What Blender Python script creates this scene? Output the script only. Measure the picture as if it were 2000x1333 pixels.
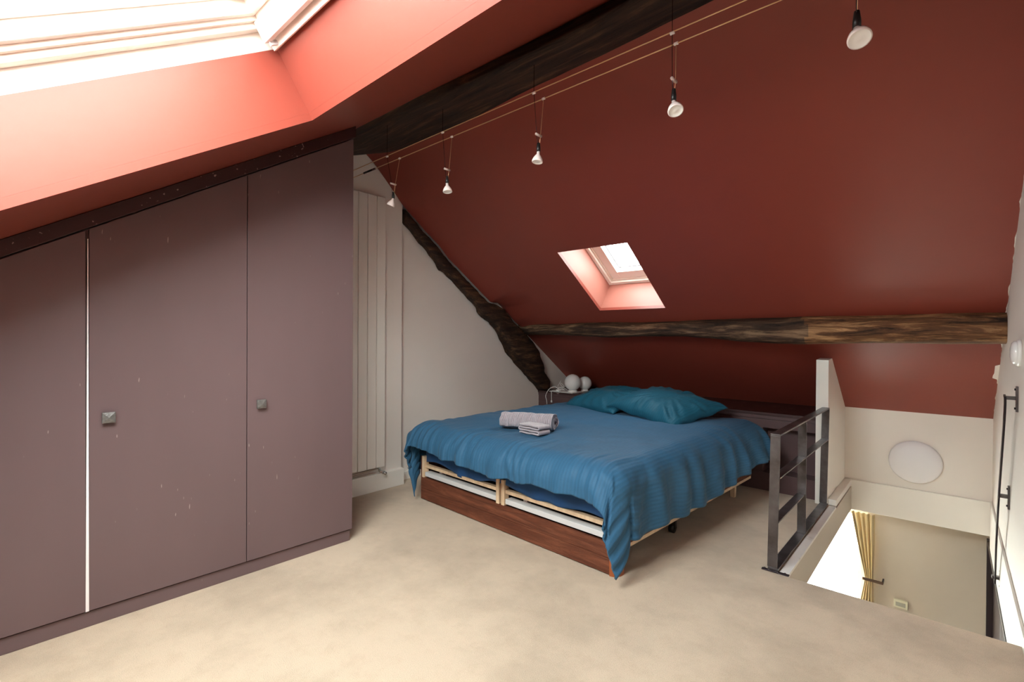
import bpy, bmesh, math, random
from mathutils import Vector, Matrix, noise
random.seed(4)
D = bpy.data
S = bpy.context.scene
for o in list(D.objects): D.objects.remove(o, do_unlink=True)
COL = S.collection

# ------------------------------------------------------------------ camera
yaw, pit, rol, FPX = math.radians(42.14), math.radians(-0.36), math.radians(0.34), 949.0
cd = D.cameras.new('camera'); cam = D.objects.new('camera', cd); COL.objects.link(cam)
fw = Vector((-math.sin(yaw)*math.cos(pit), math.cos(yaw)*math.cos(pit), math.sin(pit)))
r0 = Vector((math.cos(yaw), math.sin(yaw), 0)); u0 = r0.cross(fw)
rt = r0*math.cos(rol)+u0*math.sin(rol); up = u0*math.cos(rol)-r0*math.sin(rol)
cam.matrix_world = Matrix(((rt.x, up.x, -fw.x, 0), (rt.y, up.y, -fw.y, 0), (rt.z, up.z, -fw.z, 1.25), (0, 0, 0, 1)))
cd.sensor_width = 36; cd.lens = FPX/2000*36; cd.clip_start = 0.02; cd.clip_end = 200
S.camera = cam
# ------------------------------------------------------------------ world / exposure
w = D.worlds.new('sky'); S.world = w; w.use_nodes = True
nt = w.node_tree; bg = nt.nodes['Background']
tc = nt.nodes.new('ShaderNodeTexCoord'); nz = nt.nodes.new('ShaderNodeTexNoise'); nz.inputs['Scale'].default_value = 1.5
cr = nt.nodes.new('ShaderNodeValToRGB')
cr.color_ramp.elements[0].position = .35; cr.color_ramp.elements[0].color = (.86, .93, 1.0, 1)
cr.color_ramp.elements[1].position = .7; cr.color_ramp.elements[1].color = (1, 1, .99, 1)
nt.links.new(tc.outputs['Generated'], nz.inputs['Vector']); nt.links.new(nz.outputs['Fac'], cr.inputs['Fac'])
nt.links.new(cr.outputs['Color'], bg.inputs['Color']); bg.inputs['Strength'].default_value = 12.0
vs = S.view_settings; vs.view_transform = 'Standard'; vs.look = 'None'; vs.gamma = 1; vs.use_curve_mapping = False
vs.exposure = 1.35
S.cycles.max_bounces = 12; S.cycles.diffuse_bounces = 8; S.cycles.transparent_max_bounces = 12

SB = math.tan(math.radians(34.35)); SA = 4.152          # far roof slope z = SA - SB*y
NB = math.tan(math.radians(31.7)); NA = 1.577           # near roof slope z = NA + NB*y
def zf(y): return SA-SB*y
def zn(y): return NA+NB*y
YR = (SA-NA)/(SB+NB)

# ------------------------------------------------------------------ helpers
def prop(o, label=None, cat=None, group=None, kind=None):
    if label: o['label'] = label
    if cat: o['category'] = cat
    if group: o['group'] = group
    if kind: o['kind'] = kind
    return o
def link(name, me, mat, parent=None, smooth=False):
    o = D.objects.new(name, me); COL.objects.link(o)
    if mat:
        for m in (mat if isinstance(mat, (list, tuple)) else [mat]): me.materials.append(m)
    if parent: o.parent = parent
    if smooth:
        for p in me.polygons: p.use_smooth = True
    return o
def bmobj(name, bm, mat, parent=None, smooth=False, bev=0, seg=2):
    me = D.meshes.new(name); bmesh.ops.recalc_face_normals(bm, faces=bm.faces); bm.to_mesh(me); bm.free()
    o = link(name, me, mat, parent, smooth)
    if bev:
        b = o.modifiers.new('bevel', 'BEVEL'); b.width = bev; b.segments = seg; b.limit_method = 'ANGLE'; b.angle_limit = math.radians(40)
    return o
def empty(name, loc, rz=0, **k):
    o = D.objects.new(name, None); o.empty_display_size = .1; COL.objects.link(o); o.location = loc; o.rotation_euler = (0, 0, rz)
    return prop(o, **k)
def box(bm, x0, x1, y0, y1, z0, z1):
    vs_ = [bm.verts.new((x, y, z)) for x in (x0, x1) for y in (y0, y1) for z in (z0, z1)]
    for f in ((0, 1, 3, 2), (4, 6, 7, 5), (0, 4, 5, 1), (2, 3, 7, 6), (0, 2, 6, 4), (1, 5, 7, 3)): bm.faces.new([vs_[i] for i in f])
def B(name, x0, x1, y0, y1, z0, z1, mat, parent=None, bev=0, **k):
    bm = bmesh.new(); box(bm, x0, x1, y0, y1, z0, z1)
    o = bmobj(name, bm, mat, parent, bev=bev)
    return prop(o, **k)
def prism(bm, pts, axis, a, b):
    """closed outline extruded between a and b along axis; pts are the other two coordinates in order"""
    def mk(p, t):
        return (t, p[0], p[1]) if axis == 'x' else ((p[0], t, p[1]) if axis == 'y' else (p[0], p[1], t))
    A = [bm.verts.new(mk(p, a)) for p in pts]; Bv = [bm.verts.new(mk(p, b)) for p in pts]
    bm.faces.new(A); bm.faces.new(Bv[::-1]); n = len(pts)
    for i in range(n): bm.faces.new((A[i], Bv[i], Bv[(i+1) % n], A[(i+1) % n]))
def P(name, pts, axis, a, b, mat, parent=None, bev=0, **k):
    bm = bmesh.new(); prism(bm, pts, axis, a, b); return prop(bmobj(name, bm, mat, parent, bev=bev), **k)
def tube(bm, pts, r, n=8, cap=True):
    pts = [Vector(p) for p in pts]; rings = []
    ref = Vector((0, 0, 1))
    for i, p in enumerate(pts):
        t = (pts[min(i+1, len(pts)-1)]-pts[max(i-1, 0)]).normalized()
        if abs(t.dot(ref)) > .95: ref = Vector((1, 0, 0)) if abs(t.x) < .9 else Vector((0, 1, 0))
        a = t.cross(ref).normalized(); b = t.cross(a); rr = r[i] if isinstance(r, (list, tuple)) else r
        rings.append([bm.verts.new(p+(a*math.cos(q)+b*math.sin(q))*rr) for q in [2*math.pi*j/n for j in range(n)]])
    for i in range(len(rings)-1):
        for j in range(n): bm.faces.new((rings[i][j], rings[i][(j+1) % n], rings[i+1][(j+1) % n], rings[i+1][j]))
    if cap: bm.faces.new(rings[0]); bm.faces.new(rings[-1][::-1])
def T(name, pts, r, mat, parent=None, n=8, **k):
    bm = bmesh.new(); tube(bm, pts, r, n); return prop(bmobj(name, bm, mat, parent, smooth=True), **k)
def lathe(bm, prof, M=None, n=24):
    M = M or Matrix(); rings = []
    for r, z in prof:
        rings.append([bm.verts.new(M @ Vector((r*math.cos(q), r*math.sin(q), z))) for q in [2*math.pi*j/n for j in range(n)]] if r > 1e-6 else [bm.verts.new(M @ Vector((0, 0, z)))])
    for a, b in zip(rings, rings[1:]):
        for j in range(n):
            k = (j+1) % n
            if len(a) == 1 and len(b) == 1: continue
            if len(a) == 1: bm.faces.new((a[0], b[j], b[k]))
            elif len(b) == 1: bm.faces.new((a[j], b[0], a[k]))
            else: bm.faces.new((a[j], b[j], b[k], a[k]))
def Lz(name, prof, M, mat, parent=None, n=28, **k):
    bm = bmesh.new(); lathe(bm, prof, M, n); return prop(bmobj(name, bm, mat, parent, smooth=True), **k)
def cat_rom(P_, n=8):
    P_ = [Vector(p) for p in P_]; out = []
    for i in range(len(P_)-1):
        p0 = P_[max(i-1, 0)]; p1 = P_[i]; p2 = P_[i+1]; p3 = P_[min(i+2, len(P_)-1)]
        for j in range(n):
            t = j/n
            out.append(.5*((2*p1)+(p2-p0)*t+(2*p0-5*p1+4*p2-p3)*t*t+(3*p1-p0-3*p2+p3)*t**3))
    out.append(P_[-1]); return out

# ------------------------------------------------------------------ materials
def M_(name, col, rough=.5, var=0, vscale=3, bump=0, bscale=60, metal=0, spec=.5, col2=None, stretch=None, ramp=(.35, .7), det=4, sheen=0):
    m = D.materials.new(name); m.use_nodes = True; n = m.node_tree.nodes; l = m.node_tree.links; b = n['Principled BSDF']
    b.inputs['Base Color'].default_value = (*col, 1); b.inputs['Roughness'].default_value = rough
    b.inputs['Metallic'].default_value = metal; b.inputs['Specular IOR Level'].default_value = spec
    if sheen: b.inputs['Sheen Weight'].default_value = sheen; b.inputs['Sheen Roughness'].default_value = .4
    t = n.new('ShaderNodeTexCoord'); mp = n.new('ShaderNodeMapping'); l.new(t.outputs['Object'], mp.inputs['Vector'])
    if stretch: mp.inputs['Scale'].default_value = stretch
    if var or col2:
        z = n.new('ShaderNodeTexNoise'); z.inputs['Scale'].default_value = vscale; z.inputs['Detail'].default_value = det; z.inputs['Roughness'].default_value = .6
        l.new(mp.outputs['Vector'], z.inputs['Vector'])
        c = n.new('ShaderNodeValToRGB'); c.color_ramp.elements[0].position = ramp[0]; c.color_ramp.elements[1].position = ramp[1]
        c2 = col2 or tuple(x*(1-var) for x in col)
        c.color_ramp.elements[0].color = (*c2, 1); c.color_ramp.elements[1].color = (*col, 1)
        l.new(z.outputs['Fac'], c.inputs['Fac']); l.new(c.outputs['Color'], b.inputs['Base Color'])
    if bump:
        z2 = n.new('ShaderNodeTexNoise'); z2.inputs['Scale'].default_value = bscale; z2.inputs['Detail'].default_value = 5
        l.new(mp.outputs['Vector'], z2.inputs['Vector'])
        bp = n.new('ShaderNodeBump'); bp.inputs['Strength'].default_value = bump; bp.inputs['Distance'].default_value = .004
        l.new(z2.outputs['Fac'], bp.inputs['Height']); l.new(bp.outputs['Normal'], b.inputs['Normal'])
    return m
RED_LIT = M_('lit_red_reveal_paint', (.42, .16, .12), .5, var=.05, vscale=2)  # paler copy of the red paint, daylight and gloss put into its colour
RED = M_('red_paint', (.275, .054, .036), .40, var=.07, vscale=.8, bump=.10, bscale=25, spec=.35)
WHITE = M_('white_wall_paint', (.84, .78, .72), .6, var=.04, vscale=1.5, bump=.08, bscale=40)
WHITE2 = M_('white_gloss_paint', (.87, .83, .77), .35, var=.03, vscale=2)
BEIGE = M_('beige_wall_paint', (.60, .53, .45), .6, var=.04, vscale=2)
KERB = M_('white_scuffed_kerb_paint', (.85, .82, .80), .45, col2=(.5, .45, .42), vscale=9, ramp=(.22, .4))
PLUM = M_('plum_brown_paint', (.165, .108, .112), .42, var=.12, vscale=1.2, bump=.12, bscale=18, spec=.4, stretch=(1, 1, .35))
PLUMD = M_('plum_brown_box_paint', (.115, .066, .068), .45, var=.12, vscale=3, spec=.35)
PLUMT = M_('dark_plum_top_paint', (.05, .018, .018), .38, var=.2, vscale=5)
IRON = M_('cast_iron', (.22, .21, .20), .5, var=.4, vscale=60, bump=.5, bscale=90, metal=.5)
STEEL = M_('waxed_raw_steel', (.17, .155, .16), .34, col2=(.07, .058, .055), vscale=7, bump=.1, bscale=120, metal=.75, ramp=(.3, .65))
BLACKST = M_('black_steel', (.05, .038, .045), .25, var=.3, vscale=20, metal=.8)
PINE = M_('raw_pine', (.80, .61, .42), .6, col2=(.62, .43, .27), vscale=8, stretch=(3, 3, 1), ramp=(.3, .65))
ALU = M_('pale_grey_metal', (.66, .66, .67), .35, var=.06, vscale=8)
CHROME = M_('chrome', (.6, .6, .6), .2, metal=1)
WPLAST = M_('white_plastic', (.85, .84, .82), .3)
GLOBE = M_('opal_glass', (.85, .84, .84), .12, spec=.6)
BRASSC = M_('bare_copper_cable', (.75, .48, .25), .35, metal=.6)
BLACK = M_('black_plastic', (.012, .012, .012), .4)
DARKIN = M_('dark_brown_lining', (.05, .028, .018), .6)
CURT = M_('cream_yellow_curtain', (.80, .62, .30), .8, col2=(.62, .50, .30), vscale=5, stretch=(6, 6, .4), sheen=.3)
TOWEL = M_('mauve_grey_towel', (.47, .41, .46), .95, var=.2, vscale=60, bump=.9, bscale=260, sheen=.5)
FACADE = M_('pale_stone_facade', (.86, .84, .78), .8, var=.05, vscale=.8)
DARKCAB = M_('dark_aubergine_laminate', (.022, .012, .018), .3)
WINW = M_('white_window_lacquer', (.88, .83, .77), .35, var=.03, vscale=4)
WINP = M_('warm_white_window_wood', (.80, .70, .62), .45, var=.06, vscale=4, stretch=(1, 4, 4))

def scratches(m, col=(.45, .38, .37), lo=.70, sc=(40, 40, 9)):
    n = m.node_tree.nodes; l = m.node_tree.links; b = n['Principled BSDF']; src = b.inputs['Base Color'].links[0].from_socket
    t = n.new('ShaderNodeTexCoord'); mp = n.new('ShaderNodeMapping'); mp.inputs['Scale'].default_value = sc; mp.inputs['Rotation'].default_value = (.9, 0, 0)
    z = n.new('ShaderNodeTexNoise'); z.inputs['Scale'].default_value = 1; z.inputs['Detail'].default_value = 1
    z2 = n.new('ShaderNodeTexNoise'); z2.inputs['Scale'].default_value = 1.7
    l.new(t.outputs['Object'], mp.inputs['Vector']); l.new(mp.outputs[0], z.inputs['Vector']); l.new(t.outputs['Object'], z2.inputs['Vector'])
    ad = n.new('ShaderNodeMath'); ad.operation = 'MULTIPLY_ADD'; ad.inputs[1].default_value = .35; l.new(z2.outputs['Fac'], ad.inputs[0]); l.new(z.outputs['Fac'], ad.inputs[2])
    c = n.new('ShaderNodeValToRGB'); c.color_ramp.elements[0].position = lo+.20; c.color_ramp.elements[1].position = lo+.24; l.new(ad.outputs[0], c.inputs['Fac'])
    mx = n.new('ShaderNodeMix'); mx.data_type = 'RGBA'; l.new(c.outputs['Color'], mx.inputs['Factor']); l.new(src, mx.inputs[6]); mx.inputs[7].default_value = (*col, 1)
    l.new(mx.outputs[2], b.inputs['Base Color'])
scratches(PLUM, (.34, .27, .26), .765, (60, 90, 16))
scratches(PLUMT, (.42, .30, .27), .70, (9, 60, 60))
def carpet():
    m = D.materials.new('beige_carpet'); m.use_nodes = True; n = m.node_tree.nodes; l = m.node_tree.links; b = n['Principled BSDF']
    b.inputs['Roughness'].default_value = .95; b.inputs['Specular IOR Level'].default_value = .1; b.inputs['Sheen Weight'].default_value = .25
    t = n.new('ShaderNodeTexCoord')
    def nz_(s, d=4, r=.6):
        z = n.new('ShaderNodeTexNoise'); z.inputs['Scale'].default_value = s; z.inputs['Detail'].default_value = d; z.inputs['Roughness'].default_value = r
        l.new(t.outputs['Object'], z.inputs['Vector']); return z
    a = nz_(1.6, 6, .65); c = n.new('ShaderNodeValToRGB'); c.color_ramp.elements[0].position = .36; c.color_ramp.elements[1].position = .56
    c.color_ramp.elements[0].color = (.52, .405, .295, 1); c.color_ramp.elements[1].color = (.67, .525, .385, 1)
    l.new(a.outputs['Fac'], c.inputs['Fac'])
    f = nz_(320, 2); mx = n.new('ShaderNodeMix'); mx.data_type = 'RGBA'; mx.blend_type = 'MULTIPLY'; mx.inputs['Factor'].default_value = .45
    c2 = n.new('ShaderNodeValToRGB'); c2.color_ramp.elements[0].position = .3; c2.color_ramp.elements[0].color = (.6, .58, .55, 1); c2.color_ramp.elements[1].position = .6
    l.new(f.outputs['Fac'], c2.inputs['Fac']); l.new(c.outputs['Color'], mx.inputs[6]); l.new(c2.outputs['Color'], mx.inputs[7])
    g = nz_(11, 5, .7); c3 = n.new('ShaderNodeValToRGB'); c3.color_ramp.elements[0].position = .34; c3.color_ramp.elements[0].color = (.84, .80, .76, 1); c3.color_ramp.elements[1].position = .5
    mx2 = n.new('ShaderNodeMix'); mx2.data_type = 'RGBA'; mx2.blend_type = 'MULTIPLY'; mx2.inputs['Factor'].default_value = .35
    l.new(g.outputs['Fac'], c3.inputs['Fac']); l.new(mx.outputs[2], mx2.inputs[6]); l.new(c3.outputs['Color'], mx2.inputs[7])
    l.new(mx2.outputs[2], b.inputs['Base Color'])
    bp = n.new('ShaderNodeBump'); bp.inputs['Strength'].default_value = .5; bp.inputs['Distance'].default_value = .006
    l.new(f.outputs['Fac'], bp.inputs['Height']); l.new(bp.outputs['Normal'], b.inputs['Normal'])
    return m
CARPET = carpet()

def timber(name, dark, mid, hot, hotpos, axis=0):
    m = D.materials.new(name); m.use_nodes = True; n = m.node_tree.nodes; l = m.node_tree.links; b = n['Principled BSDF']
    b.inputs['Roughness'].default_value = .62; b.inputs['Specular IOR Level'].default_value = .3
    t = n.new('ShaderNodeTexCoord'); mp = n.new('ShaderNodeMapping')
    sc = [14, 14, 14]; sc[axis] = 1.6; mp.inputs['Scale'].default_value = sc
    l.new(t.outputs['Object'], mp.inputs['Vector'])
    z = n.new('ShaderNodeTexNoise'); z.inputs['Scale'].default_value = 1.6; z.inputs['Detail'].default_value = 9; z.inputs['Roughness'].default_value = .72; z.inputs['Distortion'].default_value = .6
    l.new(mp.outputs['Vector'], z.inputs['Vector'])
    c = n.new('ShaderNodeValToRGB'); e = c.color_ramp.elements; e[0].position = .36; e[0].color = (*dark, 1); e[1].position = hotpos; e[1].color = (*hot, 1)
    k = e.new((.36+hotpos)/2); k.color = (*mid, 1)
    l.new(z.outputs['Fac'], c.inputs['Fac']); l.new(c.outputs['Color'], b.inputs['Base Color'])
    bp = n.new('ShaderNodeBump'); bp.inputs['Strength'].default_value = .8; bp.inputs['Distance'].default_value = .015
    l.new(z.outputs['Fac'], bp.inputs['Height']); l.new(bp.outputs['Normal'], b.inputs['Normal'])
    return m
TIMB = timber('old_oak_dark', (.008, .005, .004), (.045, .024, .014), (.17, .09, .045), .72)
TIMR = timber('old_oak_rafter', (.008, .005, .004), (.05, .024, .013), (.20, .10, .05), .70, 1)
TIMP = timber('old_oak_warm', (.020, .009, .005), (.16, .070, .028), (.50, .28, .13), .64)
TIMPD = timber('old_oak_warm_dark_end', (.010, .006, .005), (.07, .036, .020), (.30, .19, .11), .66)
BEDW = timber('red_brown_veneer', (.10, .028, .014), (.15, .045, .022), (.24, .08, .04), .66)
BEDC = M_('orange_brown_corner_wood', (.42, .11, .035), .35, var=.2, vscale=6)

def glassm():
    m = D.materials.new('window_glass'); m.use_nodes = True; n = m.node_tree.nodes; l = m.node_tree.links
    for x in list(n):
        if x.type == 'BSDF_PRINCIPLED': n.remove(x)
    out = [x for x in n if x.type == 'OUTPUT_MATERIAL'][0]
    tr = n.new('ShaderNodeBsdfTransparent'); tr.inputs['Color'].default_value = (.95, .97, .94, 1)
    gl = n.new('ShaderNodeBsdfGlossy'); gl.inputs['Roughness'].default_value = .02
    mx = n.new('ShaderNodeMixShader'); mx.inputs['Fac'].default_value = .07
    l.new(tr.outputs[0], mx.inputs[1]); l.new(gl.outputs[0], mx.inputs[2]); l.new(mx.outputs[0], out.inputs['Surface'])
    return m
GLASS = glassm()

def fabric(name, col, stripes=True):
    m = D.materials.new(name); m.use_nodes = True; n = m.node_tree.nodes; l = m.node_tree.links; b = n['Principled BSDF']
    b.inputs['Roughness'].default_value = .6; b.inputs['Specular IOR Level'].default_value = .22
    b.inputs['Sheen Weight'].default_value = .06; b.inputs['Sheen Roughness'].default_value = .35
    b.inputs['Base Color'].default_value = (*col, 1)
    uv = n.new('ShaderNodeUVMap'); sp = n.new('ShaderNodeSeparateXYZ'); l.new(uv.outputs['UV'], sp.inputs[0])
    ma = n.new('ShaderNodeMath'); ma.operation = 'MULTIPLY'; ma.inputs[1].default_value = 2*math.pi/.022; l.new(sp.outputs['X'], ma.inputs[0])
    si = n.new('ShaderNodeMath'); si.operation = 'SINE'; l.new(ma.outputs[0], si.inputs[0])
    if stripes:
        c = n.new('ShaderNodeValToRGB'); e = c.color_ramp.elements; e[0].position = .35; e[1].position = .75
        e[0].color = (*[x*.945 for x in col], 1); e[1].color = (*[x*1.05 for x in col], 1)
        mr = n.new('ShaderNodeMapRange'); mr.inputs[1].default_value = -1; mr.inputs[2].default_value = 1
        l.new(si.outputs[0], mr.inputs[0]); l.new(mr.outputs[0], c.inputs['Fac']); l.new(c.outputs['Color'], b.inputs['Base Color'])
    z = n.new('ShaderNodeTexNoise'); z.inputs['Scale'].default_value = 28; z.inputs['Detail'].default_value = 5
    tcn = n.new('ShaderNodeTexCoord'); l.new(tcn.outputs['Object'], z.inputs['Vector'])
    ad = n.new('ShaderNodeMath'); ad.operation = 'MULTIPLY_ADD'; ad.inputs[1].default_value = .16 if stripes else 0; l.new(si.outputs[0], ad.inputs[0]); l.new(z.outputs['Fac'], ad.inputs[2])
    bp = n.new('ShaderNodeBump'); bp.inputs['Strength'].default_value = .45; bp.inputs['Distance'].default_value = .006
    l.new(ad.outputs[0], bp.inputs['Height']); l.new(bp.outputs['Normal'], b.inputs['Normal'])
    return m
DUVET = fabric('striped_teal_blue_cotton', (.034, .118, .222))
SHEET = fabric('plain_blue_cotton', (.026, .095, .26), False)
PILLOW = fabric('teal_blue_pillow_cotton', (.011, .098, .160))

# ------------------------------------------------------------------ structure
ST = dict(kind='structure')
XG, XP, XR = -3.56, -3.49, .235
# carpeted floor slab with the stair opening x -.63...235, y 2.87..5.1
OX0, OY0, OY1 = -.63, 2.868, 5.10
bm = bmesh.new()
for (x0, x1, y0, y1) in ((XG-.1, OX0-.045, -1.6, 5.25), (OX0-.045, 2.7, -1.6, OY0)): box(bm, x0, x1, y0, y1, -.012, 0)
prop(bmobj('floor', bm, CARPET), **ST)
bm = bmesh.new()
for (x0, x1, y0, y1) in ((XG-.1, OX0, -1.6, 5.25), (OX0, 2.7, -1.6, OY0-.002)): box(bm, x0, x1, y0, y1, -.21, -.013)
prop(bmobj('ceiling_lower_room', bm, BEIGE), **ST)
B('trim_1', OX0-.044, OX0+.002, OY0+.001, 4.31, -.0125, .004, KERB, bev=.002, **ST)      # white kerb along the rail
# near roof slope with two openings, far roof slope with one
def slope(name, xs, ys, holes, zfun, mat, thick, **k):
    bm = bmesh.new(); cache = {}
    def v(x, y):
        if (x, y) not in cache: cache[(x, y)] = bm.verts.new((x, y, zfun(y)))
        return cache[(x, y)]
    for i in range(len(xs)-1):
        for j in range(len(ys)-1):
            if (i, j) in holes: continue
            bm.faces.new((v(xs[i], ys[j]), v(xs[i+1], ys[j]), v(xs[i+1], ys[j+1]), v(xs[i], ys[j+1])))
    me = D.meshes.new(name)
    for f in bm.faces:
        f.normal_update()
        if f.normal.z > 0: f.normal_flip()
    bm.to_mesh(me); bm.free(); o = link(name, me, mat)
    s = o.modifiers.new('solid', 'SOLIDIFY'); s.thickness = thick; s.offset = -1
    return prop(o, **k)
W1 = (-2.03, -.62, -.36, .966)       # big skylight x0,x1,y0,y1
W3 = (1.0, 1.6, .25, .966)         # unseen second skylight, added off to the right for extra daylight
W2 = (-2.41, -1.775, 3.215, 3.868)   # small skylight in the far slope
slope('ceiling', [XG-.1, W1[0], W1[1], W3[0], W3[1], 2.7], [-1.4, W1[2], W3[2], W1[3], YR], {(1, 1), (1, 2), (3, 2)}, zn, RED, .03, **ST)
slope('ceiling_far_slope', [XG-.1, W2[0], W2[1], 2.7], [YR, W2[2], W2[3], 5.22], {(1, 1)}, zf, RED, .03, **ST)

# chipped white paint where the far slope meets the right wall, and at the ledge of the wardrobe
bm = bmesh.new(); prev = None
for i in range(241):
    y = 2.05+3.03*i/240; wv = max(.0006, .010*noise.noise(Vector((y*9, 0, 0)))+.016*max(0, noise.noise(Vector((y*2.3, 5, 0))))+.004*noise.noise(Vector((y*40, 2, 0))))
    if 4.48 < y < 4.62: wv += .022
    a = [bm.verts.new((XR-.0005, y, zf(y)-.0018)), bm.verts.new((XR-wv, y, zf(y)-.0018)), bm.verts.new((XR-wv, y, zf(y)+.002)), bm.verts.new((XR-.0005, y, zf(y)+.002))]
    if prev:
        for j in range(4): bm.faces.new((prev[j], prev[(j+1) % 4], a[(j+1) % 4], a[j]))
    prev = a
prop(bmobj('trim_10', bm, WHITE), **ST)
# gable wall, pier and the other walls
def gable_pts(y0, y1, z0, lift=.015):
    return [(y0, z0), (y1, z0), (y1, zf(y1)+lift), (YR, zf(YR)+lift), (y0, zn(y0)+lift)]
P('wall_left', gable_pts(-1.5, 5.24, -.01), 'x', XG-.1, XG, WHITE, **ST)
P('wall_left_pier', [(1.0, 0), (2.452, 0), (2.452, zf(2.452)+.01), (YR, zf(YR)+.01), (1.0, zn(1.0)+.01)], 'x', XG, XP, WHITE, bev=.004, **ST)
P('wall_left_far_chase', [(1.0, .0), (2.448, .0), (2.448, .139), (1.0, .139)], 'x', XP, XP+.05, WHITE2, bev=.004, **ST)
B('baseboard_left', XG, XG+.014, 2.453, 4.39, 0, .07, WHITE2, bev=.003, **ST)
P('wall_right', [(1.2, -.30), (5.24, -.30), (5.24, zf(5.24)+.015), (YR, zf(YR)+.015), (1.2, zn(1.2)+.015)], 'x', XR, XR+.12, WHITE, **ST)
P('baseboard_right', [(2.87, -.296), (5.07, -.296), (5.07, .055), (1.2, .055), (1.2, .0), (2.87, .0)], 'x', XR-.012, XR, WHITE2, bev=.003, **ST)
P('trim_2', [(2.96, -.33), (5.24, -.33), (5.24, -.30), (2.96, -.30)], 'x', XR-.016, XR+.12, BLACKST, **ST)
P('wall_stair_side', [(XR, 0), (2.7, 0), (2.7, zn(1.2)+.02), (XR, zn(1.2)+.02)], 'y', 1.2, 1.3, WHITE, **ST)
P('wall_far_right', [(-1.5, 0), (1.3, 0), (1.3, zn(1.3)+.01), (-1.5, zn(-1.5)+.01)], 'x', 2.6, 2.7, WHITE, **ST)
P('wall_near', [(XG-.1, -.01), (2.7, -.01), (2.7, zn(-1.2)+.05), (XG-.1, zn(-1.2)+.05)], 'y', -1.3, -1.2, WHITE, **ST)
B('wall_back_stair', -.70, XR+.02, 5.10, 5.24, -.21, .67, WHITE, **ST)
B('wall_back_band', OX0-.02, XR-.001, 5.07, 5.10, -.21, .046, WHITE2, bev=.004, **ST)
B('wall_back', XG-.05, -.70, 5.15, 5.24, -.01, .64, RED, **ST)
# partition beside the stair
P('wall_partition', [(4.31, 0), (5.12, 0), (5.12, zf(5.12)+.01), (4.31+.16, zf(4.47)+.01), (4.31, zf(4.47))], 'x', -.765, -.685, WHITE2, **ST)
B('wall_partition_band', -.685, OX0, 4.33, 5.09, .0, .046, WHITE2, bev=.004, **ST)
# lower storey
LZ = -2.6
B('floor_lower', -3.7, .5, 1.0, 5.6, LZ-.1, LZ, BEIGE, **ST)
B('wall_lower_left', -3.7, -3.6, 1.0, 5.6, LZ, -.21, BEIGE, **ST)
B('wall_lower_near', -3.6, .5, 1.0, 1.1, LZ, -.21, BEIGE, **ST)
LW = (-2.2, -.55, -2.35, -.30)
bm = bmesh.new()
box(bm, -3.6, LW[0], 5.45, 5.7, LZ, -.11); box(bm, LW[1], .5, 5.45, 5.7, LZ, -.11)
box(bm, LW[0], LW[1], 5.45, 5.7, LW[3], -.11); box(bm, LW[0], LW[1], 5.45, 5.7, LZ, LW[2])
prop(bmobj('wall_lower_back', bm, BEIGE), **ST)
B('ceiling_lower_eaves', -3.7, .5, 5.25, 5.7, -.23, -.11, BEIGE, **ST)
B('wall_lower_right', .40, .5, 1.1, 5.45, LZ, -.21, BEIGE, **ST)
B('ceiling_lower_right', XR+.12, .5, 2.9, 5.45, -.33, -.21, BEIGE, **ST)

# ---------------------------------------------------------------- skylight builder
def skylight(idx, W, zfun, ang, sgn, depth, label_glass=None, jx=None):
    """sgn=+1: slope rises with y (near slope); -1: falls with y. u = along slope upward, n = outward normal"""
    a = ang; u = Vector((0, math.cos(a), math.sin(a)*sgn)); n = Vector((0, -math.sin(a)*sgn, math.cos(a)))
    x0, x1, y0, y1 = W
    O = Vector((0, y0, zfun(y0))); L = (y1-y0)/math.cos(a)
    def pt(x, s, h): return O+u*s+n*h+Vector((x, 0, 0))
    def frame(name, m, h0, h1, xa, xb, sa, sb, wd, mat, parent, bev=.003):
        """rectangular frame ring: outer xa..xb, sa..sb, width wd, height h0..h1"""
        bm = bmesh.new()
        def bx(a0, a1, b0, b1):
            v = [bm.verts.new(pt(x, s, h)) for x in (a0, a1) for s in (b0, b1) for h in (h0, h1)]
            for f in ((0, 1, 3, 2), (4, 6, 7, 5), (0, 4, 5, 1), (2, 3, 7, 6), (0, 2, 6, 4), (1, 5, 7, 3)): bm.faces.new([v[i] for i in f])
        bx(xa, xa+wd, sa, sb); bx(xb-wd, xb, sa, sb); bx(xa+wd, xb-wd, sa, sa+wd); bx(xa+wd, xb-wd, sb-wd, sb)
        return bmobj(name, bm, mat, parent, bev=bev)
    # plastered reveal: four thin slabs standing outside the opening
    t = .03; bm = bmesh.new()
    def bx(a0, a1, b0, b1, h0, h1):
        v = [bm.verts.new(pt(x, s, h)) for x in (a0, a1) for s in (b0, b1) for h in (h0, h1)]
        for f in ((0, 1, 3, 2), (4, 6, 7, 5), (0, 4, 5, 1), (2, 3, 7, 6), (0, 2, 6, 4), (1, 5, 7, 3)): bm.faces.new([v[i] for i in f])
    bx(x0-t, x0, -t, L+t, .0302, depth); bx(x1, x1+t, -t, L+t, .0302, depth); bx(x0, x1, -t, 0, .0302, depth); bx(x0, x1, L, L+t, .0302, depth)
    prop(bmobj('trim_%d' % (idx+2), bm, RED_LIT if idx == 3 else RED), **ST)
    return pt, frame, L

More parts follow.
